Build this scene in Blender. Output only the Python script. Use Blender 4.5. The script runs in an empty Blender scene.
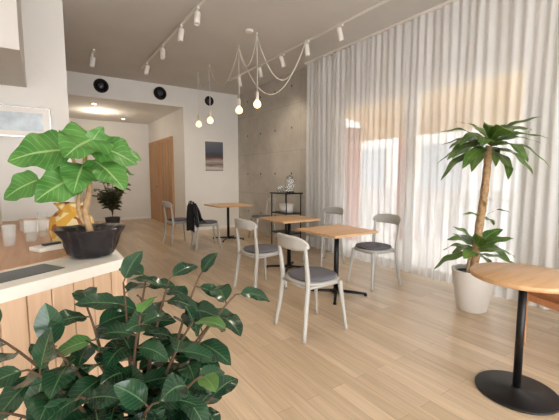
import bpy, bmesh, math, random
from mathutils import Vector, Matrix, Euler
random.seed(7)
scene=bpy.context.scene
V=Vector

# ---------------------------------------------------------------- materials
def newmat(name):
    m=bpy.data.materials.new(name); m.use_nodes=True
    nt=m.node_tree; b=nt.nodes['Principled BSDF']
    return m,nt,b
def rgb(r,g,b):
    f=lambda c:(c/255/12.92) if c/255<=.04045 else ((c/255+.055)/1.055)**2.4
    return (f(r),f(g),f(b),1)
def simple(name,col,rough=.5,metal=0,noise=0,scale=20,bump=0,spec=.5):
    m,nt,b=newmat(name)
    b.inputs['Roughness'].default_value=rough; b.inputs['Metallic'].default_value=metal
    b.inputs['Specular IOR Level'].default_value=spec
    b.inputs['Base Color'].default_value=col
    tc=nt.nodes.new('ShaderNodeTexCoord'); n=nt.nodes.new('ShaderNodeTexNoise')
    n.inputs['Scale'].default_value=scale; n.inputs['Detail'].default_value=5
    nt.links.new(tc.outputs['Object'],n.inputs['Vector'])
    r=nt.nodes.new('ShaderNodeMapRange'); r.inputs['From Min'].default_value=.3; r.inputs['From Max'].default_value=.7
    r.inputs['To Min'].default_value=1-noise; r.inputs['To Max'].default_value=1+noise
    nt.links.new(n.outputs['Fac'],r.inputs['Value'])
    mx=nt.nodes.new('ShaderNodeVectorMath'); mx.operation='SCALE'; mx.inputs[0].default_value=col[:3]
    nt.links.new(r.outputs[0],mx.inputs['Scale']); nt.links.new(mx.outputs[0],b.inputs['Base Color'])
    if bump:
        bp=nt.nodes.new('ShaderNodeBump'); bp.inputs['Strength'].default_value=bump; bp.inputs['Distance'].default_value=.01
        nt.links.new(n.outputs['Fac'],bp.inputs['Height']); nt.links.new(bp.outputs[0],b.inputs['Normal'])
    return m
def wood(name,c1,c2,rough=.45,axis='X',scale=1):
    m,nt,b=newmat(name); L=nt.links
    tc=nt.nodes.new('ShaderNodeTexCoord'); mp=nt.nodes.new('ShaderNodeMapping')
    s={'X':(2,28,28),'Y':(28,2,28),'Z':(28,28,2)}[axis]
    mp.inputs['Scale'].default_value=[k*scale for k in s]
    L.new(tc.outputs['Object'],mp.inputs['Vector'])
    n=nt.nodes.new('ShaderNodeTexNoise'); n.inputs['Scale'].default_value=1; n.inputs['Detail'].default_value=6; n.inputs['Distortion'].default_value=.6
    L.new(mp.outputs[0],n.inputs['Vector'])
    cr=nt.nodes.new('ShaderNodeValToRGB'); cr.color_ramp.elements[0].position=.3; cr.color_ramp.elements[1].position=.7
    cr.color_ramp.elements[0].color=c1; cr.color_ramp.elements[1].color=c2
    L.new(n.outputs['Fac'],cr.inputs[0]); L.new(cr.outputs[0],b.inputs['Base Color'])
    b.inputs['Roughness'].default_value=rough
    return m
def leafmat(name,c1,c2,vein,rough=.3,trans=.25):
    m,nt,b=newmat(name); L=nt.links
    uv=nt.nodes.new('ShaderNodeUVMap'); uv.uv_map='UVMap'; sp=nt.nodes.new('ShaderNodeSeparateXYZ'); L.new(uv.outputs[0],sp.inputs[0])
    def mth(op,a,bb=None):
        x=nt.nodes.new('ShaderNodeMath'); x.operation=op
        for i,q in enumerate((a,bb)):
            if q is None: continue
            if isinstance(q,(int,float)): x.inputs[i].default_value=q
            else: L.new(q,x.inputs[i])
        return x.outputs[0]
    au=mth('ABSOLUTE',mth('SUBTRACT',sp.outputs[0],.5))
    mid=mth('LESS_THAN',au,.028)
    w=mth('SUBTRACT',sp.outputs[1],mth('MULTIPLY',au,.45))
    sv=mth('GREATER_THAN',mth('SINE',mth('MULTIPLY',w,58)),.93)
    vv=mth('MAXIMUM',mid,mth('MULTIPLY',sv,.4))
    tc=nt.nodes.new('ShaderNodeTexCoord')
    n=nt.nodes.new('ShaderNodeTexNoise'); n.inputs['Scale'].default_value=6; L.new(tc.outputs['Object'],n.inputs['Vector'])
    cr=nt.nodes.new('ShaderNodeValToRGB'); cr.color_ramp.elements[0].position=.38; cr.color_ramp.elements[1].position=.62
    cr.color_ramp.elements[0].color=c1; cr.color_ramp.elements[1].color=c2
    L.new(n.outputs['Fac'],cr.inputs[0])
    mix=nt.nodes.new('ShaderNodeMix'); mix.data_type='RGBA'; L.new(vv,mix.inputs[0]); L.new(cr.outputs[0],mix.inputs[6]); mix.inputs[7].default_value=vein
    L.new(mix.outputs[2],b.inputs['Base Color']); b.inputs['Roughness'].default_value=rough
    tr=nt.nodes.new('ShaderNodeBsdfTranslucent'); L.new(mix.outputs[2],tr.inputs[0])
    ms=nt.nodes.new('ShaderNodeMixShader'); ms.inputs[0].default_value=trans
    L.new(b.outputs[0],ms.inputs[1]); L.new(tr.outputs[0],ms.inputs[2])
    L.new(ms.outputs[0],nt.nodes['Material Output'].inputs[0])
    return m

M_white=simple('white_plaster',rgb(229,225,219),.85,noise=.02,scale=3)
M_ceil=simple('ceiling_paint',rgb(207,202,196),.9,noise=.03,scale=2)
M_trim=simple('white_trim',rgb(236,233,228),.5)
M_black=simple('black_metal',rgb(22,21,22),.4,metal=.3)
M_fix=simple('fixture_white',rgb(228,222,214),.4)
M_chair=simple('chair_paint',rgb(182,180,174),.45,noise=.02)
M_cush=simple('cushion_fabric',rgb(98,96,102),.95,noise=.2,scale=120,bump=.4)
M_tabw=wood('table_wood',rgb(196,152,108),rgb(216,176,132),.4,'X')
M_light=wood('light_wood',rgb(200,166,134),rgb(216,186,156),.5,'Z')
M_ctop=wood('counter_wood',rgb(176,130,94),rgb(198,154,114),.45,'Y')
M_door=wood('door_wood',rgb(168,126,86),rgb(190,148,106),.5,'Z')
M_red=wood('bench_wood',rgb(186,126,84),rgb(204,146,102),.4,'Z')
M_slab=simple('counter_slab',rgb(224,219,208),.3,noise=.03,scale=30)
M_tray=simple('steel_inset',rgb(70,74,74),.35,metal=.6)
M_hole=simple('form_tie_hole',rgb(74,70,64),.9)
M_bag=simple('black_plastic',rgb(30,27,32),.28,noise=.3,scale=14,bump=.9)
M_soil=simple('soil',rgb(50,36,26),.95,noise=.4,scale=60,bump=.8)
M_pot=simple('white_pot',rgb(226,222,216),.35)
M_bark=simple('bark',rgb(166,134,98),.85,noise=.3,scale=35,bump=.8)
M_stem=simple('green_stem',rgb(120,120,60),.6,noise=.15)
M_stemb=simple('brown_stem',rgb(84,62,42),.75,noise=.2,scale=40)
M_cloth=simple('black_cloth',rgb(26,26,30),.95,noise=.3,scale=20,bump=.5)
M_steel=simple('steel',rgb(170,168,165),.25,metal=.9)
M_cord=simple('white_cord',rgb(228,222,210),.5)
M_leafF=leafmat('ficus_leaf',rgb(18,46,30),rgb(34,66,42),rgb(76,106,70),.22,.06)
M_leafY=leafmat('young_leaf',rgb(60,104,50),rgb(92,132,68),rgb(130,160,98),.3,.15)
M_leafU=leafmat('umbellata_leaf',rgb(70,126,54),rgb(98,152,74),rgb(158,192,124),.4,.35)
M_leafD=leafmat('dracaena_leaf',rgb(62,98,38),rgb(108,140,64),rgb(126,154,84),.35,.3)
M_leafS=leafmat('shrub_leaf',rgb(40,62,36),rgb(80,80,44),rgb(120,120,80),.5,.1)

def glassmat(name,col=(1,1,1,1)):
    m,nt,b=newmat(name); L=nt.links
    t=nt.nodes.new('ShaderNodeBsdfTransparent'); t.inputs[0].default_value=col
    g=nt.nodes.new('ShaderNodeBsdfGlossy'); g.inputs['Roughness'].default_value=.03
    fr=nt.nodes.new('ShaderNodeFresnel'); fr.inputs[0].default_value=1.35
    ms=nt.nodes.new('ShaderNodeMixShader'); L.new(fr.outputs[0],ms.inputs[0]); L.new(t.outputs[0],ms.inputs[1]); L.new(g.outputs[0],ms.inputs[2])
    L.new(ms.outputs[0],nt.nodes['Material Output'].inputs[0]); return m
m,nt,b=newmat('clear_glass'); M_glass=m
b.inputs['Base Color'].default_value=(.85,.9,.9,1); b.inputs['Roughness'].default_value=.05; b.inputs['Alpha'].default_value=.22
M_win=glassmat('window_glass',(.97,.98,.98,1))
def emis(name,col,s):
    m,nt,b=newmat(name); b.inputs['Base Color'].default_value=col
    b.inputs['Emission Color'].default_value=col; b.inputs['Emission Strength'].default_value=s; return m
M_bulb=emis('warm_bulb',(1,.68,.28,1),2.8)
M_dl=emis('downlight',(1,.9,.75,1),8)

# floor planks
m,nt,b=newmat('oak_planks'); L=nt.links; M_floor=m
tc=nt.nodes.new('ShaderNodeTexCoord'); mp=nt.nodes.new('ShaderNodeMapping'); mp.inputs['Rotation'].default_value=(0,0,math.radians(90))
L.new(tc.outputs['Object'],mp.inputs[0])
br=nt.nodes.new('ShaderNodeTexBrick'); br.inputs['Scale'].default_value=1; br.inputs['Brick Width'].default_value=1.1; br.inputs['Row Height'].default_value=.1
br.inputs['Mortar Size'].default_value=.0014; br.offset=.37; br.offset_frequency=2
br.inputs['Color1'].default_value=rgb(186,162,133); br.inputs['Color2'].default_value=rgb(208,185,156); br.inputs['Mortar'].default_value=rgb(150,126,100)
br.inputs['Mortar Smooth'].default_value=.5
L.new(mp.outputs[0],br.inputs['Vector'])
mp2=nt.nodes.new('ShaderNodeMapping'); mp2.inputs['Scale'].default_value=(26,1.6,1); L.new(tc.outputs['Object'],mp2.inputs[0])
n=nt.nodes.new('ShaderNodeTexNoise'); n.inputs['Scale'].default_value=1; n.inputs['Detail'].default_value=6; n.inputs['Distortion'].default_value=.8; L.new(mp2.outputs[0],n.inputs['Vector'])
r=nt.nodes.new('ShaderNodeMapRange'); r.inputs['From Min'].default_value=.25; r.inputs['From Max'].default_value=.75; r.inputs['To Min'].default_value=.82; r.inputs['To Max'].default_value=1.12
L.new(n.outputs['Fac'],r.inputs[0])
vm=nt.nodes.new('ShaderNodeVectorMath'); vm.operation='SCALE'; L.new(br.outputs['Color'],vm.inputs[0]); L.new(r.outputs[0],vm.inputs['Scale'])
L.new(vm.outputs[0],b.inputs['Base Color']); b.inputs['Roughness'].default_value=.3

# concrete
m,nt,b=newmat('concrete'); L=nt.links; M_conc=m
tc=nt.nodes.new('ShaderNodeTexCoord'); 
sx=nt.nodes.new('ShaderNodeSeparateXYZ'); L.new(tc.outputs['Object'],sx.inputs[0])
cb=nt.nodes.new('ShaderNodeCombineXYZ'); L.new(sx.outputs[1],cb.inputs[0]); L.new(sx.outputs[2],cb.inputs[1])
br=nt.nodes.new('ShaderNodeTexBrick'); br.inputs['Scale'].default_value=1; br.inputs['Brick Width'].default_value=1.8; br.inputs['Row Height'].default_value=.9; br.offset=0
br.inputs['Mortar Size'].default_value=.004
br.inputs['Color1'].default_value=rgb(190,183,172); br.inputs['Color2'].default_value=rgb(197,190,179); br.inputs['Mortar'].default_value=rgb(164,157,146)
L.new(cb.outputs[0],br.inputs['Vector'])
n=nt.nodes.new('ShaderNodeTexNoise'); n.inputs['Scale'].default_value=1.8; n.inputs['Detail'].default_value=10; n.inputs['Roughness'].default_value=.7; L.new(tc.outputs['Object'],n.inputs['Vector'])
r=nt.nodes.new('ShaderNodeMapRange'); r.inputs['From Min'].default_value=.3; r.inputs['From Max'].default_value=.7; r.inputs['To Min'].default_value=.76; r.inputs['To Max'].default_value=1.1
L.new(n.outputs['Fac'],r.inputs[0])
vm=nt.nodes.new('ShaderNodeVectorMath'); vm.operation='SCALE'; L.new(br.outputs['Color'],vm.inputs[0]); L.new(r.outputs[0],vm.inputs['Scale'])
L.new(vm.outputs[0],b.inputs['Base Color']); b.inputs['Roughness'].default_value=.8

# sheer curtain
m,nt,b=newmat('sheer_voile'); L=nt.links; M_curt=m
d=nt.nodes.new('ShaderNodeBsdfDiffuse'); d.inputs[0].default_value=(.92,.915,.91,1)
t=nt.nodes.new('ShaderNodeBsdfTranslucent'); t.inputs[0].default_value=(.92,.915,.91,1)
tr=nt.nodes.new('ShaderNodeBsdfTransparent')
m1=nt.nodes.new('ShaderNodeMixShader'); m1.inputs[0].default_value=.34; L.new(d.outputs[0],m1.inputs[1]); L.new(t.outputs[0],m1.inputs[2])
lw=nt.nodes.new('ShaderNodeLayerWeight'); lw.inputs[0].default_value=.4
mr=nt.nodes.new('ShaderNodeMapRange'); mr.inputs['To Min'].default_value=.36; mr.inputs['To Max'].default_value=.12; L.new(lw.outputs['Facing'],mr.inputs[0])
m2=nt.nodes.new('ShaderNodeMixShader'); L.new(mr.outputs[0],m2.inputs[0]); L.new(m1.outputs[0],m2.inputs[1]); L.new(tr.outputs[0],m2.inputs[2])
L.new(m2.outputs[0],nt.nodes['Material Output'].inputs[0])

# patterned yellow bag
m,nt,b=newmat('yellow_pattern'); L=nt.links; M_yel=m
tc=nt.nodes.new('ShaderNodeTexCoord'); vo=nt.nodes.new('ShaderNodeTexVoronoi'); vo.inputs['Scale'].default_value=26; L.new(tc.outputs['Object'],vo.inputs['Vector'])
cr=nt.nodes.new('ShaderNodeValToRGB'); cr.color_ramp.interpolation='CONSTANT'
e=cr.color_ramp.elements; e[0].color=rgb(206,154,56); e[1].position=.5; e[1].color=rgb(140,80,44); x=e.new(.7); x.color=rgb(220,200,150)
sp=nt.nodes.new('ShaderNodeSeparateColor'); L.new(vo.outputs['Color'],sp.inputs[0]); L.new(sp.outputs[0],cr.inputs[0]); L.new(cr.outputs[0],b.inputs['Base Color']); b.inputs['Roughness'].default_value=.6

# ---------------------------------------------------------------- mesh builder
class MB:
    def __init__(s,name):
        s.name=name; s.bm=bmesh.new(); s.uv=s.bm.loops.layers.uv.new('UVMap'); s.mats=[]
    def mi(s,m):
        if m not in s.mats: s.mats.append(m)
        return s.mats.index(m)
    def box(s,c,size,mat,bev=0,rot=None,seg=2):
        t=bmesh.new(); bmesh.ops.create_cube(t,size=1)
        bmesh.ops.scale(t,vec=size,verts=t.verts)
        if bev: bmesh.ops.bevel(t,geom=t.edges[:],offset=bev,segments=seg,affect='EDGES',profile=.5)
        M=Matrix.Translation(c)@(rot.to_matrix().to_4x4() if rot else Matrix())
        s.merge(t,M,mat,False)
    def merge(s,t,M,mat,smooth):
        i=s.mi(mat); mp={}
        for v in t.verts: mp[v]=s.bm.verts.new(M@v.co)
        for f in t.faces:
            try:
                nf=s.bm.faces.new([mp[v] for v in f.verts]); nf.material_index=i; nf.smooth=smooth
            except ValueError: pass
        t.free()
    def poly(s,pts,z0,z1,mat):
        i=s.mi(mat); a=[s.bm.verts.new((x,y,z0)) for x,y in pts]; b=[s.bm.verts.new((x,y,z1)) for x,y in pts]
        n=len(pts); fs=[s.bm.faces.new(b),s.bm.faces.new(a[::-1])]
        for k in range(n): fs.append(s.bm.faces.new((a[k],a[(k+1)%n],b[(k+1)%n],b[k])))
        for f in fs: f.material_index=i
    def lathe(s,prof,c,mat,seg=32,M=None,smooth=True,mod=None):
        i=s.mi(mat); M=M or Matrix(); T=Matrix.Translation(c)@M; rings=[]
        for r,z in prof:
            ring=[]
            for k in range(seg):
                a=2*math.pi*k/seg; rr=r*(mod(a,z) if mod else 1)
                ring.append(s.bm.verts.new(T@V((rr*math.cos(a),rr*math.sin(a),z))))
            rings.append(ring)
        for q in range(len(rings)-1):
            for k in range(seg):
                f=s.bm.faces.new((rings[q][k],rings[q][(k+1)%seg],rings[q+1][(k+1)%seg],rings[q+1][k])); f.material_index=i; f.smooth=smooth
        for ring,rev in ((rings[0],True),(rings[-1],False)):
            f=s.bm.faces.new(ring[::-1] if rev else ring); f.material_index=i
    def tube(s,pts,rad,mat,seg=10,smooth=True,flat=1.0):
        pts=[V(p) for p in pts]; n=len(pts); i=s.mi(mat); rings=[]
        ref=None
        for k,p in enumerate(pts):
            t=(pts[min(k+1,n-1)]-pts[max(k-1,0)]).normalized()
            if ref is None: ref=t.orthogonal().normalized()
            ref=(ref-t*ref.dot(t)).normalized(); bn=t.cross(ref)
            r=rad(k/(n-1)) if callable(rad) else rad
            rings.append([s.bm.verts.new(p+ref*r*math.cos(2*math.pi*j/seg)+bn*r*flat*math.sin(2*math.pi*j/seg)) for j in range(seg)])
        for q in range(n-1):
            for k in range(seg):
                f=s.bm.faces.new((rings[q][k],rings[q][(k+1)%seg],rings[q+1][(k+1)%seg],rings[q+1][k])); f.material_index=i; f.smooth=smooth
        f=s.bm.faces.new(rings[0][::-1]); f.material_index=i; f=s.bm.faces.new(rings[-1]); f.material_index=i
    def grid(s,fn,nu,nv,mat,smooth=True,closed=False):
        i=s.mi(mat); g=[[s.bm.verts.new(fn(a/nu,b/nv)) for a in range(nu+1)] for b in range(nv+1)]
        for b in range(nv):
            for a in range(nu):
                f=s.bm.faces.new((g[b][a],g[b][a+1],g[b+1][a+1],g[b+1][a])); f.material_index=i; f.smooth=smooth
                for l,(x,y) in zip(f.loops,((a,b),(a+1,b),(a+1,b+1),(a,b+1))): l[s.uv].uv=(x/nu,y/nv)
    def leaf(s,base,d,up,Ln,W,mat,fold=.25,droop=.5,shape='oval',n=9,curl=0):
        base=V(base); d=V(d).normalized(); up=V(up); side=d.cross(up)
        if side.length<1e-3: side=d.orthogonal()
        side.normalize(); cs=[base.copy()]; ds=[d.copy()]; c=base.copy(); dd=d.copy()
        for k in range(n):
            c=c+dd*Ln/n; cs.append(c.copy()); dd=(dd+V((0,0,-droop/n))).normalized(); ds.append(dd.copy())
        def wf(t):
            if shape=='oval': return max(.02,math.sin(math.pi*min(1,t**.85))**.75)
            if shape=='heart': return max(.03,math.sin(math.pi*t**.62)**.7) if t>0 else .35
            if shape=='lance': return max(.03,math.sin(math.pi*(.12+.88*t)**.9)**.8)
            return max(.03,min(1,t*5+.45)*(1-t**3))
        def fn(u,v):
            k=int(round(v*n)); dd=ds[k]; nn=side.cross(dd).normalized(); x=(u-.5)*2; w=W*.5*wf(v)
            wob=curl*math.sin(v*14+base.x*90)*w*.35*abs(x)
            return cs[k]+side*x*w*(1-.1*fold)+nn*(abs(x)*fold*w+wob)
        s.grid(fn,6,n,mat)
    def finish(s,loc=(0,0,0),rot=0,parent=None,clampx=None,recalc=True):
        if clampx:
            for v in s.bm.verts:
                if v.co.x>clampx: v.co.x=clampx
        if recalc: bmesh.ops.recalc_face_normals(s.bm,faces=s.bm.faces)
        me=bpy.data.meshes.new(s.name); s.bm.to_mesh(me); s.bm.free()
        for m in s.mats: me.materials.append(m)
        o=bpy.data.objects.new(s.name,me); scene.collection.objects.link(o); o.location=loc; o.rotation_euler=(0,0,rot)
        return o
def inst(o,name,loc,rot=0):
    q=bpy.data.objects.new(name,o.data); scene.collection.objects.link(q); q.location=loc; q.rotation_euler=(0,0,rot); return q
def bez(p0,p1,p2,n=10):
    p0,p1,p2=V(p0),V(p1),V(p2)
    return [p0*(1-t)**2+p1*2*t*(1-t)+p2*t*t for t in [k/n for k in range(n+1)]]
def path(pts,n=6):
    P=[V(p) for p in pts]; P=[P[0]*2-P[1]]+P+[P[-1]*2-P[-2]]; out=[]
    for i in range(1,len(P)-2):
        for k in range(n):
            t=k/n; a,b,c,d=P[i-1:i+3]
            out.append(.5*((2*b)+(c-a)*t+(2*a-5*b+4*c-d)*t*t+(3*b-a-3*c+d)*t**3))
    out.append(P[-2]); return out
def wallbox(name,x0,x1,y0,y1,z0,z1,mat):
    mb=MB(name); mb.box(((x0+x1)/2,(y0+y1)/2,(z0+z1)/2),(x1-x0,y1-y0,z1-z0),mat); return mb.finish()

H=3.3; WX=4.12
# ---------------------------------------------------------------- shell
wallbox('floor',-3.2,WX+.2,-3,11.4,-.1,0,M_floor)
wallbox('ceiling',-3.2,WX+.2,-3,8.0,H,H+.12,M_ceil)
mb=MB('wall_right')
def bx(x0,x1,y0,y1,z0,z1,mat): mb.box(((x0+x1)/2,(y0+y1)/2,(z0+z1)/2),(x1-x0,y1-y0,z1-z0),mat)
bx(WX,WX+.2,4.9,8.0,0,H,M_conc); bx(WX,WX+.2,4.4,4.9,0,H,M_white); bx(WX,WX+.2,-3,1.6,0,H,M_white); bx(WX,WX+.2,1.6,4.4,2.48,H,M_white)
for z in (.45,1.35,2.25,3.05):
    for y in (5.1,5.7,6.3,6.9,7.5):
        mb.tube([(WX+.01,y,z),(WX-.0015,y,z)],.022,M_hole,14)
mb.finish()
mb=MB('wall_back')
OX0,OX1,OZ=-.6,2.73,2.86
bx(OX1,WX,8,8.15,0,H,M_white); bx(OX0,OX1,8,8.15,OZ,H,M_white); bx(-3.2,OX0,8,8.15,0,H,M_white)
mb.finish()
# hall
wallbox('wall_hall_right',OX1,OX1+.12,8.15,11.4,0,OZ,M_white)
wallbox('wall_hall_left',OX0-.12,OX0,8.15,11.4,0,OZ,M_white)
wallbox('wall_hall_end',OX0,OX1,11.2,11.4,0,OZ,M_white)
wallbox('ceiling_hall',OX0-.12,OX1+.12,8.15,11.4,OZ,OZ+.1,M_white)
wallbox('wall_partition',-3.2,.29,4.9,5.05,0,H,M_white)
wallbox('trim_bulkhead',-3.2,-.1,3.5,4.9,2.28,H,M_ceil)
wallbox('wall_left',-3.4,-3.2,-3,8.0,0,H,M_white)
mb=MB('wall_front')
bx(-3.2,-2.4,-3.2,-3,0,H,M_white); bx(3.6,WX+.2,-3.2,-3,0,H,M_white); bx(-2.4,3.6,-3.2,-3,2.9,H,M_white)
mb.finish()
mb=MB('unseen_fill_window')  # unseen shopfront opening behind camera, added so sky light fills the room
for x in (-2.38,-.4,1.6,3.58): bx(x-.03,x+.03,-3.13,-3.07,0,2.9,M_black)
bx(-2.4,3.6,-3.13,-3.07,2.84,2.9,M_black); bx(-2.4,3.6,-3.13,-3.07,0,.06,M_black)
mb.finish()
wallbox('baseboard_back',OX1,WX,7.985,8.0,0,.07,M_trim)
wallbox('baseboard_hall',OX0,OX1,11.185,11.2,0,.07,M_trim)
# window frame
mb=MB('window_1')
xf0,xf1=WX+.05,WX+.13
bx(xf0,xf1,1.6,1.67,.0,2.48,M_trim); bx(xf0,xf1,4.33,4.4,0,2.48,M_trim); bx(xf0,xf1,1.67,4.33,2.41,2.48,M_trim); bx(xf0,xf1,1.67,4.33,0,.08,M_trim)
bx(xf0,xf1,2.95,3.09,.08,2.41,M_trim)
bx(WX+.085,WX+.092,1.67,2.95,.08,2.41,M_win); bx(WX+.085,WX+.092,3.09,4.33,.08,2.41,M_win)
mb.finish()
mb=MB('door_1')
x=OX1-.03
bx(x,OX1,8.9,9.9,0,2.2,M_door)
bx(x-.02,OX1,8.82,8.9,0,2.28,M_door); bx(x-.02,OX1,9.9,9.98,0,2.28,M_door); bx(x-.02,OX1,8.9,9.9,2.2,2.28,M_door)
for y in (9.15,9.4,9.65): bx(x-.004,x,y-.003,y+.003,.02,2.18,M_black)
mb.tube([(x,9.0,1.0),(x-.05,9.0,1.0),(x-.05,9.12,1.0)],.01,M_steel)
mb.finish()
mb=MB('door_2')
bx(x,OX1,10.2,10.95,0,2.2,M_door); bx(x-.02,OX1,10.12,10.2,0,2.28,M_door); bx(x-.02,OX1,10.95,11.03,0,2.28,M_door); bx(x-.02,OX1,10.2,10.95,2.2,2.28,M_door)
mb.tube([(x,10.3,1.0),(x-.05,10.3,1.0),(x-.05,10.42,1.0)],.01,M_steel)
mb.finish()

# vents
mb=MB('wall_vent')
R=Matrix.Rotation(math.radians(90),4,'X')
mb.lathe([(.135,0),(.14,.02),(.125,.035),(.105,.03),(.1,.012),(.001,.012)],(0,0,0),M_black,36,R)
mb.lathe([(.06,.012),(.058,.026),(.02,.03),(.001,.03)],(0,0,0),M_tray,24,R)
v0=mb.finish((1.06,8.0,3.1))
inst(v0,'wall_vent',(2.22,8.0,3.1)); 
v=inst(v0,'wall_vent',(3.36,8.0,3.07)); v.scale=(.8,1,.8)

# framed pictures
m,nt,b=newmat('seascape_print'); L=nt.links
tc=nt.nodes.new('ShaderNodeTexCoord'); sx=nt.nodes.new('ShaderNodeSeparateXYZ'); L.new(tc.outputs['Object'],sx.inputs[0])
n=nt.nodes.new('ShaderNodeTexNoise'); n.inputs['Scale'].default_value=9
mpp=nt.nodes.new('ShaderNodeMapping'); mpp.inputs['Scale'].default_value=(.3,1,2); L.new(tc.outputs['Object'],mpp.inputs[0]); L.new(mpp.outputs[0],n.inputs['Vector'])
ad=nt.nodes.new('ShaderNodeMath'); ad.operation='MULTIPLY_ADD'; ad.inputs[1].default_value=.12; L.new(n.outputs['Fac'],ad.inputs[0]); L.new(sx.outputs[2],ad.inputs[2])
mr=nt.nodes.new('ShaderNodeMapRange'); mr.inputs['From Min'].default_value=-.28; mr.inputs['From Max'].default_value=.40; L.new(ad.outputs[0],mr.inputs[0])
cr=nt.nodes.new('ShaderNodeValToRGB'); e=cr.color_ramp.elements
e[0].color=rgb(150,140,134); e[1].color=rgb(110,108,112)
for p,c in ((.08,rgb(200,194,186)),(.2,rgb(120,92,82)),(.32,rgb(180,170,160)),(.44,rgb(104,70,58)),(.54,rgb(66,60,66)),(.68,rgb(78,84,98)),(.85,rgb(92,96,108))): q=e.new(p); q.color=c
L.new(mr.outputs[0],cr.inputs[0]); L.new(cr.outputs[0],b.inputs['Base Color']); M_print=m
mb=MB('framed_picture')
mb.box((0,-.01,0),(.5,.02,.74),M_trim,.003); mb.box((0,-.022,0),(.46,.006,.70),M_print)
mb.finish((3.46,7.995,1.77))
m2=simple('photo_print',rgb(196,206,212),.4,noise=.25,scale=7)
mb=MB('framed_photo')
mb.box((0,-.01,0),(.56,.02,.34),M_steel,.003); mb.box((0,-.022,0),(.53,.006,.31),M_fix); mb.box((0,-.027,0),(.4,.006,.2),m2)
mb.finish((-.17,4.895,1.9))

# ---------------------------------------------------------------- track lights
def track(name,x,y0,y1,heads):
    mb=MB(name); mb.box((x,(y0+y1)/2,H-.012),(.035,y1-y0,.024),M_fix,.003)
    for (y,ax,tilt) in heads:
        mb.box((x,y,H-.036),(.03,.09,.03),M_fix,.004)
        mb.tube([(x,y,H-.04),(x,y,H-.10)],.008,M_fix)
        Rm=Matrix.Rotation(ax,4,'Z')@Matrix.Rotation(tilt,4,'Y')
        mb.lathe([(.03,.09),(.036,.08),(.036,-.07),(.03,-.075),(.028,-.05),(.001,-.05)],(x,y,H-.15),M_fix,20,Rm)
    return mb.finish()
track('track_light',1.615,.6,7.0,[(6.6,.5,.3),(5.6,1.2,.35),(4.75,.3,.2),(4.15,1,.3),(2.2,.5,.3)])
track('track_light',3.35,.8,6.9,[(6.4,3.5,.3),(5.6,3.2,.3),(4.9,3,.35),(4.25,3.3,.2),(3.55,3,.3),(2.0,3,.3)])
track('track_light',.77,6.4,6.9,[(6.64,.5,.2)])

# ---------------------------------------------------------------- festoon pendant
mb=MB('pendant_bulb_garland')
bul=[(2.6,4.44,2.33),(2.6,5.0,2.33),(2.6,6.15,2.32),(2.6,6.72,2.32)]
mb.lathe([(.05,0),(.055,.01),(.055,.03),(.001,.032)],(2.46,4.41,H-.032),M_fix,24)
for (x,y,z) in bul:
    mb.tube([(x,y,H),(x,y,H-.03)],.012,M_cord)
    mb.tube([(x,y,H-.03),(x+.004,y,2.8),(x,y,z+.15)],.006,M_cord,6)
    mb.lathe([(.012,.17),(.022,.155),(.024,.06),(.02,.055)],(x,y,z),M_cord,16)
    mb.lathe([(.018,.062),(.022,.05),(.048,.02),(.056,-.008),(.048,-.04),(.02,-.06),(.001,-.062)],(x,y,z),M_bulb,20)
def sag(a,b,s):
    a,b=V(a),V(b); return [a.lerp(b,t)-V((0,0,4*s*t*(1-t))) for t in [k/20 for k in range(21)]]
hk=[V((x,y,H-.03)) for x,y,z in bul]
EN=V((3.26,4.15,H-.02))
for a,b_,s in ((hk[3],hk[2],.35),(hk[2],hk[1],.45),(hk[1],hk[0],.35),(hk[0],EN,.6),(hk[1],EN,.75)):
    mb.tube(sag(a,b_,s),.006,M_cord,6)
mb.finish()

for i,(x,y) in enumerate(((1.0,8.7),(1.4,9.6),(1.9,10.5))):
    mb=MB('downlight'); mb.lathe([(.055,0),(.055,.008),(.045,.008)],(0,0,0),M_fix,24); mb.lathe([(.043,-.002),(.043,.004)],(0,0,0),M_dl,24)
    mb.finish((x,y,OZ-.008))

# ---------------------------------------------------------------- curtain
mb=MB('sheer_curtain')
def curt(y0,y1,ph):
    def fn(u,v):
        y=y0+(y1-y0)*u; z=.015+(H-.05)*v
        a=.020*(1-.3*v)
        x=3.98+a*math.sin(y*2*math.pi/.105+ph+.8*math.sin(y*5.1))+.012*math.sin(y*17+v*1.5)+.01*math.sin(y*3+v*2)
        return V((x,y+.012*math.sin(v*3+y*9),z))
    return fn
mb.grid(curt(2.98,5.02,0),360,8,M_curt); mb.grid(curt(-.4,3.0,1.3),600,8,M_curt)
mb.box((3.98,2.3,H-.015),(.04,5.6,.03),M_fix)
mb.finish(recalc=False)

# ---------------------------------------------------------------- chairs
mb=MB('dining_chair')
def sq(a,r,p=2.6):
    c,s_=math.cos(a),math.sin(a); k=(abs(c)**p+abs(s_)**p)**(-1/p); return k*r
mb.lathe([(.18,.425),(.205,.432),(.21,.442),(.2,.45),(.001,.452)],(0,0,0),M_chair,40,mod=lambda a,z:sq(a,1,2.8))
mb.lathe([(.17,.45),(.19,.456),(.197,.468),(.188,.48),(.15,.487),(.001,.489)],(.005,0,0),M_cush,40,mod=lambda a,z:sq(a,1,2.5))
for sy in (-1,1):
    mb.tube(path([(-.235,sy*.215,0),(-.20,sy*.19,.25),(-.18,sy*.182,.44),(-.195,sy*.188,.6),(-.215,sy*.195,.755)]),lambda t:.013+.008*math.sin(math.pi*min(1,t*.9+.1)),M_chair,10)
    mb.tube(path([(.215,sy*.205,0),(.185,sy*.18,.25),(.165,sy*.165,.43)]),lambda t:.013+.009*t,M_chair,10)
for sy in (-1,1): mb.tube([(-.18,sy*.18,.415),(.165,sy*.163,.415)],.011,M_chair,8)
mb.tube([(.163,-.165,.415),(.163,.165,.415)],.011,M_chair,8); mb.tube([(-.182,-.18,.415),(-.182,.18,.415)],.011,M_chair,8)
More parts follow.
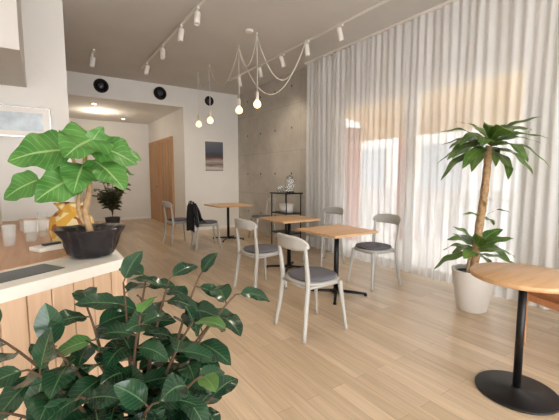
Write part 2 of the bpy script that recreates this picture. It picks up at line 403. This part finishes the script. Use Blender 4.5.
def band(off):
    def fn(u,v):
        a=(u-.5)*2; y=.218*a; bow=-.07*(1-a*a)
        hh=.056*(1-abs(a)**6*.7); zc=.765+.014*(1-a*a)
        return V((-.205+bow+off-.02*(v-.5)*.5,y,zc+(v-.5)*2*hh))
    return fn
t=24
g0,g1=band(.009),band(-.009)
mi=mb.mi(M_chair)
rings=[]
for k in range(t+1):
    u=k/t; ring=[]
    for j in range(6): ring.append(mb.bm.verts.new(g0(u,j/5)))
    for j in range(5,-1,-1): ring.append(mb.bm.verts.new(g1(u,j/5)))
    rings.append(ring)
for k in range(t):
    nR=len(rings[0])
    for j in range(nR):
        f=mb.bm.faces.new((rings[k][j],rings[k][(j+1)%nR],rings[k+1][(j+1)%nR],rings[k+1][j])); f.material_index=mi; f.smooth=j not in(5,11)
mb.bm.faces.new(rings[0][::-1]).material_index=mi; mb.bm.faces.new(rings[-1]).material_index=mi
c0=mb.finish((1.86,2.27,0),math.radians(-2))
inst(c0,'dining_chair',(2.04,3.42,0),math.radians(4))
inst(c0,'dining_chair',(3.24,2.80,0),math.radians(176))
inst(c0,'dining_chair',(3.42,3.93,0),math.radians(182))
JC=(2.42,6.0); JR=math.radians(-10)
inst(c0,'dining_chair',(JC[0],JC[1],0),JR)
inst(c0,'dining_chair',(2.12,6.65,0),math.radians(5))
inst(c0,'dining_chair',(3.72,6.20,0),math.radians(172))

mb=MB('black_jacket')
def jk(u,v):
    a=(u-.5)*2
    prof=[(.16,.50),(.07,.60),(.035,.74),(0,.845),(-.04,.76),(-.055,.58),(-.06,.34)]
    k=v*6; i=min(5,int(k)); f=k-i
    px=prof[i][0]*(1-f)+prof[i+1][0]*f; pz=prof[i][1]*(1-f)+prof[i+1][1]*f
    bow=-.07*(1-a*a)
    return V((-.205+bow+px+.016*math.sin(u*19+v*7),.235*a*(1-.2*abs(v-.5)),pz+.018*math.sin(u*9)-.03*abs(a)**3))
mb.grid(jk,24,24,M_cloth)
mb.tube(path([(-.24,.20,.82),(-.24,.255,.7),(-.22,.27,.55),(-.2,.26,.4)]),lambda t:.045-.01*t,M_cloth,12,flat=.7)
mb.tube(path([(-.24,-.20,.82),(-.24,-.255,.7),(-.22,-.27,.55),(-.2,-.26,.42)]),lambda t:.045-.01*t,M_cloth,12,flat=.7)
o=mb.finish((JC[0],JC[1],0),JR); sm=o.modifiers.new('t','SOLIDIFY'); sm.thickness=.008

# ---------------------------------------------------------------- tables
def dtable(size):
    mb=MB('cafe_table')
    mb.box((0,0,.708),(size,size,.026),M_tabw,.005)
    mb.box((0,0,.69),(.3,.3,.01),M_black)
    mb.tube([(0,0,.02),(0,0,.69)],.027,M_black,16)
    mb.lathe([(.05,.02),(.05,.05),(.03,.065)],(0,0,0),M_black,20)
    for k in range(4):
        a=math.radians(90*k+45)
        d=V((math.cos(a),math.sin(a),0)); 
        mb.tube([d*.01+V((0,0,.042)),d*.2+V((0,0,.032)),d*.33+V((0,0,.022))],lambda t:.022-.007*t,M_black,10,flat=.55)
        mb.lathe([(.018,0),(.018,.016),(.012,.02)],d*.32,M_black,12)
    return mb
T1=dtable(.62).finish((2.62,2.78,0))
inst(T1,'cafe_table',(2.80,3.93,0))
dtable(.74).finish((3.10,6.50,0))

mb=MB('round_side_table')
mb.lathe([(.27,.70),(.28,.705),(.28,.725),(.275,.73),(.001,.73)],(0,0,0),M_tabw,64)
mb.tube([(0,0,.01),(0,0,.70)],.022,M_black,20)
mb.lathe([(.215,0),(.22,.004),(.22,.010),(.21,.014),(.03,.02),(.03,.03),(.022,.032)],(0,0,0),M_black,64)
mb.lathe([(.07,.688),(.07,.70)],(0,0,0),M_black,24)
mb.finish((2.31,.865,0))

mb=MB('wooden_armchair')
for sx_ in (-.24,.24):
    for sy in (-.26,.26):
        mb.box((sx_,sy,.21),(.045,.045,.42),M_red,.006)
mb.box((0,0,.38),(.5,.54,.05),M_red,.008)
mb.box((0,0,.435),(.5,.5,.07),simple('leather',rgb(160,104,66),.5,noise=.1),.025)
mb.box((.25,0,.62),(.04,.54,.3),M_red,.015)
for sy in (-.26,.26): mb.box((.24,sy,.55),(.045,.045,.42),M_red,.006)
mb.finish((3.17,.80,0),math.radians(-20))

# ---------------------------------------------------------------- counter
mb=MB('service_counter')
dirf=V((.46,.27)).normalized()
A=V((.31,1.82)); B=A-dirf*2.0
nrm=V((-dirf.y,dirf.x))
ins=.03
body=[(A.x-ins,A.y+ins*.4),(A.x-ins,3.9),(B.x,3.9),(B.x,B.y+ins)]
mb.poly(body,0,.855,M_light)
mb.poly([(A.x,A.y),(A.x,3.92),(B.x,3.92),(B.x,B.y)],.85,.898,M_slab)
mb.poly([(A.x-.01,A.y+.33),(A.x-.01,3.90),(B.x+.02,3.90),(B.x+.02,B.y+.33)],.898,.902,M_ctop)
t0=A-dirf*.24+nrm*.09; t1=A-dirf*1.3+nrm*.09
mb.poly([tuple(t0),tuple(t0+nrm*.15),tuple(t1+nrm*.15),tuple(t1)],.898,.901,M_tray)
s_=.03
while s_<1.95:
    c=A-dirf*s_+nrm*.02
    rot=Euler((0,0,math.atan2(dirf.y,dirf.x)))
    mb.box((c.x,c.y,.426),(.088,.03,.848),M_light,.004,rot); s_+=.092
s_=1.93
while s_<3.88:
    mb.box((A.x-.02,s_,.426),(.03,.088,.848),M_light,.004); s_+=.092
mb.finish()

mb=MB('patterned_bag')
mb.lathe([(.09,0),(.115,.02),(.12,.09),(.105,.15),(.075,.185),(.06,.20),(.085,.235),(.08,.24),(.05,.205),(.001,.2)],(0,0,0),M_yel,40,mod=lambda a,z:1+(.05+.5*max(0,z-.1))*math.sin(7*a+z*30))
mb.finish((.13,2.42,.9025))
for i,(x,y,h,r) in enumerate(((-.08,2.6,.13,.035),(-.18,2.5,.12,.035),(-.02,2.75,.16,.03))):
    mb=MB('glass_tumbler'); mb.lathe([(r*.8,0),(r,h),(r*.93,h),(r*.75,.01)],(0,0,0),M_glass,24); mb.finish((x,y,.9025))
mb=MB('coffee_machine')
mb.box((0,0,.17),(.26,.34,.34),M_fix,.02); mb.box((.02,-.175,.16),(.18,.01,.16),M_tray,.003); mb.box((0,-.2,.02),(.22,.1,.03),M_steel,.005)
mb.tube([(0,-.15,.27),(0,-.22,.27),(0,-.22,.24)],.018,M_steel,12)
mb.finish((-.42,3.35,.9025))
mb=MB('paper_box'); mb.box((0,0,.04),(.2,.14,.08),M_fix,.004); mb.box((0,0,.083),(.205,.145,.006),M_ctop,.002); mb.finish((-.05,3.1,.9025),.2)
mb=MB('paper_napkins'); mb.box((0,0,.012),(.14,.1,.024),M_fix,.004); mb.box((.02,0,.03),(.09,.03,.012),M_tray,.003); mb.finish((.0,2.25,.9025),.5)

# ---------------------------------------------------------------- ficus umbellata on counter
mb=MB('umbellata_plant')
rn=random.Random(3)
mb.lathe([(.085,0),(.105,.01),(.118,.05),(.125,.09),(.15,.135),(.155,.14),(.125,.128),(.11,.105),(.001,.1)],(0,0,0),M_bag,72,mod=lambda a,z:1+(.05+z*.9)*(.5*math.sin(7*a+z*20)+.3*math.sin(13*a+1)+.25*math.sin(3*a)))
mb.lathe([(.108,.09),(.1,.115),(.001,.12)],(0,0,0),M_soil,32)
tr1=path([(0,0,.1),(-.02,-.01,.22),(.005,0,.34),(-.01,.0,.46),(.0,.0,.54)])
mb.tube(tr1,lambda t:.018-.009*t,M_bark,10)
tr2=path([(-.02,0,.15),(-.05,.0,.24),(-.035,.02,.36),(-.06,0,.48)])
mb.tube(tr2,lambda t:.013-.006*t,M_bark,10)
LV=[((-.20,.02,.52),.25,(-1,-.15,-.02),(0,-.85,.6),0,.23),
    ((-.03,-.08,.56),.27,(-.45,-.5,-.15),(-.1,-.8,.7),0,.25),
    ((.12,-.04,.53),.25,(.9,-.25,-.2),(.1,-.8,.65),1,.20),
    ((-.14,-.06,.36),.23,(-.9,-.4,-.3),(.0,-.85,.5),0,.19),
    ((.09,-.10,.42),.24,(.45,-.6,-.4),(.2,-.7,.7),1,.20),
    ((.18,.02,.54),.20,(1,.1,-.2),(0,-.7,.7),1,.15),
    ((-.05,-.08,.40),.20,(-.3,-.7,-.5),(0,-.7,.7),0,.17),
    ((-.28,.05,.35),.17,(-.9,.2,-.35),(0,-.85,.5),0,.14),
    ((.03,.08,.58),.18,(.2,.8,.3),(0,-.5,.9),0,.16),
    ((.04,-.02,.60),.12,(.3,.1,.6),(0,-1,.3),0,.08),
    ((.17,.1,.45),.18,(.8,.5,-.1),(0,-.6,.8),1,.15)]
for c,Ln,d,up,w,W in LV:
    d=V(d).normalized(); base=V(c)-d*Ln*.5
    src=V(tr1[-2]) if w==1 else (V(tr2[-2]) if c[0]<-.05 else V(tr1[-1]))
    src=src+V((0,0,-.1 if c[2]<.45 else -.02))
    mb.tube(bez(src,(src+base)/2+V((0,0,.03)),base+d*.01,8),.0035,M_stem,6)
    mb.leaf(base,d,up,Ln,W,M_leafU,fold=.15,droop=.5,shape='heart',n=14,curl=.5)
mb.finish((.185,1.985,.9025))

# ---------------------------------------------------------------- foreground ficus
mb=MB('rubber_plant')
PB=V((.17,1.04,0))
mb.lathe([(.12,0),(.13,.01),(.16,.30),(.165,.32),(.15,.32),(.145,.28),(.001,.28)],PB,M_pot,48)
mb.lathe([(.14,.27),(.13,.29),(.001,.295)],PB,M_soil,32)
ends=[(.52,1.04,.90),(.44,1.16,.95),(.34,1.18,.95),(.28,1.25,.95),(.20,1.22,.95),(.09,1.19,.90),(-.06,1.08,.80),(.35,.99,.86),(.33,.87,.76),(.2,.88,.72),(.05,.98,.74),(-.14,1.24,.85),(.22,1.08,.88),(.0,1.12,.82),(.44,1.08,.80),(.12,.9,.62),(-.02,.95,.66),(.26,.96,.66),(-.13,1.1,.7),(.38,.95,.62),(-.05,1.0,.6),(.1,1.05,.78)]
for ei,e_ in enumerate(ends):
    e_=V(e_); b0=PB+V((rn.uniform(-.03,.03),rn.uniform(-.03,.03),.28))
    mid=b0.lerp(e_,.5)+V((0,0,.13)); mid.x=b0.x+(e_.x-b0.x)*.35; mid.y=b0.y+(e_.y-b0.y)*.35
    pts=bez(b0,mid,e_,14)
    mb.tube(pts,lambda t:.008-.005*t,M_stemb,7)
    nl=9; ang=rn.uniform(0,6)
    for k in range(nl):
        t=.42+.58*k/(nl-1); q=t*14; i=min(13,int(q)); p=pts[i].lerp(pts[i+1],q-i)
        tan=(pts[i+1]-pts[i]).normalized(); ang+=2.4
        s1=tan.cross(V((0,0,1))).normalized(); s2=s1.cross(tan)
        d=(s1*math.cos(ang)+s2*math.sin(ang)*.5)+tan*(.35+(.5 if k==nl-1 else 0))+V((0,-.1,rn.uniform(-.3,.05)))
        d.normalize(); Ln=rn.uniform(.105,.145)*(1 if k<nl-2 else .85)
        pe=p+d*.018
        mb.tube([p,pe],.0025,M_stemb,5)
        young=(rn.random()<.03 or k==nl-1 and rn.random()<.2)
        mb.leaf(pe-d*.003,d,(rn.uniform(-.3,.3),-.5+rn.uniform(-.3,.3),1),Ln,Ln*rn.uniform(.52,.64),M_leafY if young else M_leafF,fold=.18,droop=rn.uniform(.4,1.0),n=9,curl=.3)
mb.finish()

# ---------------------------------------------------------------- dracaena
mb=MB('dracaena_plant')
mb.lathe([(.12,0),(.13,.008),(.165,.2),(.19,.38),(.195,.40),(.18,.40),(.175,.36),(.001,.36)],(0,0,0),M_pot,48)
mb.lathe([(.172,.35),(.15,.37),(.001,.375)],(0,0,0),M_soil,32)
tp=path([(0,0,.36),(.02,-.01,.7),(.055,-.03,1.1),(.07,-.04,1.45),(.075,-.04,1.58)])
mb.tube(tp,lambda t:.040-.01*t+.003*math.sin(t*60),M_bark,14)
tp2=path([(-.06,.03,.36),(-.05,.02,.5),(-.02,.0,.6)]); mb.tube(tp2,.015,M_bark,8)
rd=random.Random(11)
def crown(c,n,Ln,W,el0,el1,dr):
    for k in range(n):
        a=2.399*k+rd.uniform(-.2,.2); el=el0+(el1-el0)*(k/(n-1))+rd.uniform(-.1,.1)
        d=V((math.cos(a)*math.cos(el),math.sin(a)*math.cos(el),math.sin(el)))
        l=Ln*rd.uniform(.75,1.05)*(1-.25*k/n)
        mb.leaf(V(c)+V((0,0,.10*k/n))+d*.02,d,(0,-.45,1),l,W*rd.uniform(.85,1.1),M_leafD,fold=.06,droop=dr*rd.uniform(.7,1.4),shape='oval',n=14,curl=.45)
crown((.075,-.04,1.54),28,.58,.14,.0,.85,1.2)
crown((.0,-.02,.53),15,.42,.12,.1,1.0,1.2)
crown((.075,-.045,.87),5,.24,.07,.4,1.2,1.2)
mb.finish((3.42,1.71,0),clampx=.48)

# hall shrub
mb=MB('potted_shrub')
mb.lathe([(.12,0),(.13,.01),(.17,.28),(.175,.3),(.16,.3),(.15,.27),(.001,.27)],(0,0,0),M_tray,32)
for k in range(14):
    a=k*2.4; e_=V((math.cos(a)*.33,math.sin(a)*.33,.7+.85*rn.random())); pts=bez((0,0,.26),(0,0,.7),e_,10); mb.tube(pts,.006,M_stemb,6)
    for j in range(14):
        t=.3+.7*j/13; q=t*10; i=min(9,int(q)); p=pts[i].lerp(pts[i+1],q-i); b_=rn.uniform(0,6.28)
        mb.leaf(p,(math.cos(b_),math.sin(b_),rn.uniform(-.2,.6)),(0,-.4,1),.2,.1,M_leafS,n=5)
mb.finish((1.35,9.3,0))

# ---------------------------------------------------------------- drinks stand
mb=MB('drinks_stand')
for sx_ in (-.16,.16):
    for sy in (-.24,.24): mb.tube([(sx_,sy,0),(sx_,sy,.98)],.011,M_black,8)
for z in (.25,.62): mb.box((0,0,z),(.34,.5,.018),M_black,.003)
mb.box((0,0,.985),(.38,.54,.022),M_black,.003)
mb.finish((3.72,5.32,0))
mb=MB('water_dispenser')
mb.tube([(0,0,.0),(0,0,.02)],.085,M_black,24); 
mb.lathe([(.08,.02),(.09,.04),(.09,.23),(.06,.26),(.055,.25),(.082,.22),(.082,.05),(.001,.045)],(0,0,0),M_glass,32)
mb.lathe([(.062,.26),(.065,.29),(.02,.30),(.015,.32),(.001,.322)],(0,0,0),M_steel,24)
mb.tube([(-.085,0,.07),(-.13,0,.07),(-.13,0,.04)],.01,M_steel,8)
mb.finish((3.72,5.2,.9965))
for k,(x,y) in enumerate(((3.66,5.42),(3.74,5.44),(3.68,5.51))):
    mb=MB('glass_tumbler'); mb.lathe([(.028,0),(.034,.12),(.031,.12),(.025,.008)],(0,0,0),M_glass,20); mb.finish((x,y,.9965))
mb=MB('storage_basket'); mb.lathe([(.12,0),(.14,.16),(.13,.16),(.11,.01)],(0,0,0),M_fix,24); mb.finish((3.72,5.3,.6295))

# ---------------------------------------------------------------- outside
M_pav=simple('paving',rgb(176,172,168),.9,noise=.05,scale=4)
M_awn=simple('awning_canvas',rgb(226,194,138),.8,noise=.03)
M_ext=simple('neighbour_render',rgb(176,174,172),.9,noise=.03,scale=2)
M_extw=simple('neighbour_window',rgb(130,136,142),.4,noise=.03,scale=2)
M_brk=simple('terracotta',rgb(166,108,86),.8,noise=.08,scale=10)
wallbox('ground_terrace',WX+.2,14,-6,14,-.15,-.02,M_pav)
mb=MB('neighbour_building')
bx(9.5,10,-4,13,-.02,3.4,M_ext)
for y in (0,2.6,5.2,7.8): bx(9.42,9.5,y,y+1.2,.9,2.2,M_extw)
mb.finish()
mb=MB('terrace_awning')
def aw(u,v): return V((4.45+1.3*v,1.0+4.4*u,2.62-.2*v))
mb.grid(aw,8,4,M_awn); mb.box((5.76,3.2,2.24),(.02,4.4,.4),M_awn)
for y in (1.05,5.35): mb.tube([(5.7,y,-.02),(5.7,y,2.4)],.03,M_trim)
mb.finish()
mb=MB('terrace_pillar'); mb.box((0,0,1.1),(.28,.28,2.24),M_brk,.01); mb.box((0,0,2.24),(.34,.34,.05),M_brk,.01); mb.box((0,0,.05),(.34,.34,.14),M_brk,.01); p0=mb.finish((5.3,5.25,0))
inst(p0,'terrace_pillar',(6.3,4.6,0))
mb=MB('terrace_fence'); 
for k in range(30): mb.box((7.0,-.5+k*.28,.5),(.03,.16,1.04),M_ext,.004)
mb.box((7.03,3.5,.85),(.03,8.6,.06),M_ext); mb.finish()

# ---------------------------------------------------------------- light
w=bpy.data.worlds.new('World'); scene.world=w; w.use_nodes=True; nt=w.node_tree
bg=nt.nodes['Background']; bg.inputs[0].default_value=(.975,.985,.99,1); bg.inputs[1].default_value=7.9
def lamp(name,typ,loc,rot,energy,col,**k):
    d=bpy.data.lights.new(name,typ); d.energy=energy; d.color=col
    for a,b_ in k.items(): setattr(d,a,b_)
    o=bpy.data.objects.new(name,d); scene.collection.objects.link(o); o.location=loc; o.rotation_euler=[math.radians(r) for r in rot]; return o
def spot(loc,tgt,e):
    o=lamp('track_spot','SPOT',loc,(0,0,0),e,(1,.86,.68),spot_size=math.radians(80),spot_blend=1,shadow_soft_size=.04)
    o.rotation_euler=(V(tgt)-V(loc)).to_track_quat('-Z','Y').to_euler()
spot((1.615,6.6,3.06),(2.6,8,1.6),60); spot((1.615,5.6,3.06),(.8,7,0),70); spot((3.35,5.6,3.06),(3.4,6.6,.7),60)
spot((3.35,4.9,3.06),(4.1,6.2,1.5),60)
spot((3.35,3.55,3.06),(2.6,2.8,.7),40); spot((1.615,4.15,3.06),(1.5,3,0),50); spot((1.615,2.2,3.06),(.5,2.0,.9),50)
lamp('hall_lamp','POINT',(1.2,9.6,2.6),(0,0,0),25,(1,.88,.72),shadow_soft_size=.15)

# ---------------------------------------------------------------- camera
cd=bpy.data.cameras.new('camera'); cam=bpy.data.objects.new('camera',cd); scene.collection.objects.link(cam)
cd.sensor_fit='HORIZONTAL'; cd.sensor_width=36; cd.lens=350/559*36; cd.clip_start=.02
cam.location=(0,0,1.3); cam.rotation_euler=(math.radians(90-5.55),0,math.radians(-33.9))
scene.camera=cam
scene.view_settings.view_transform='Standard'
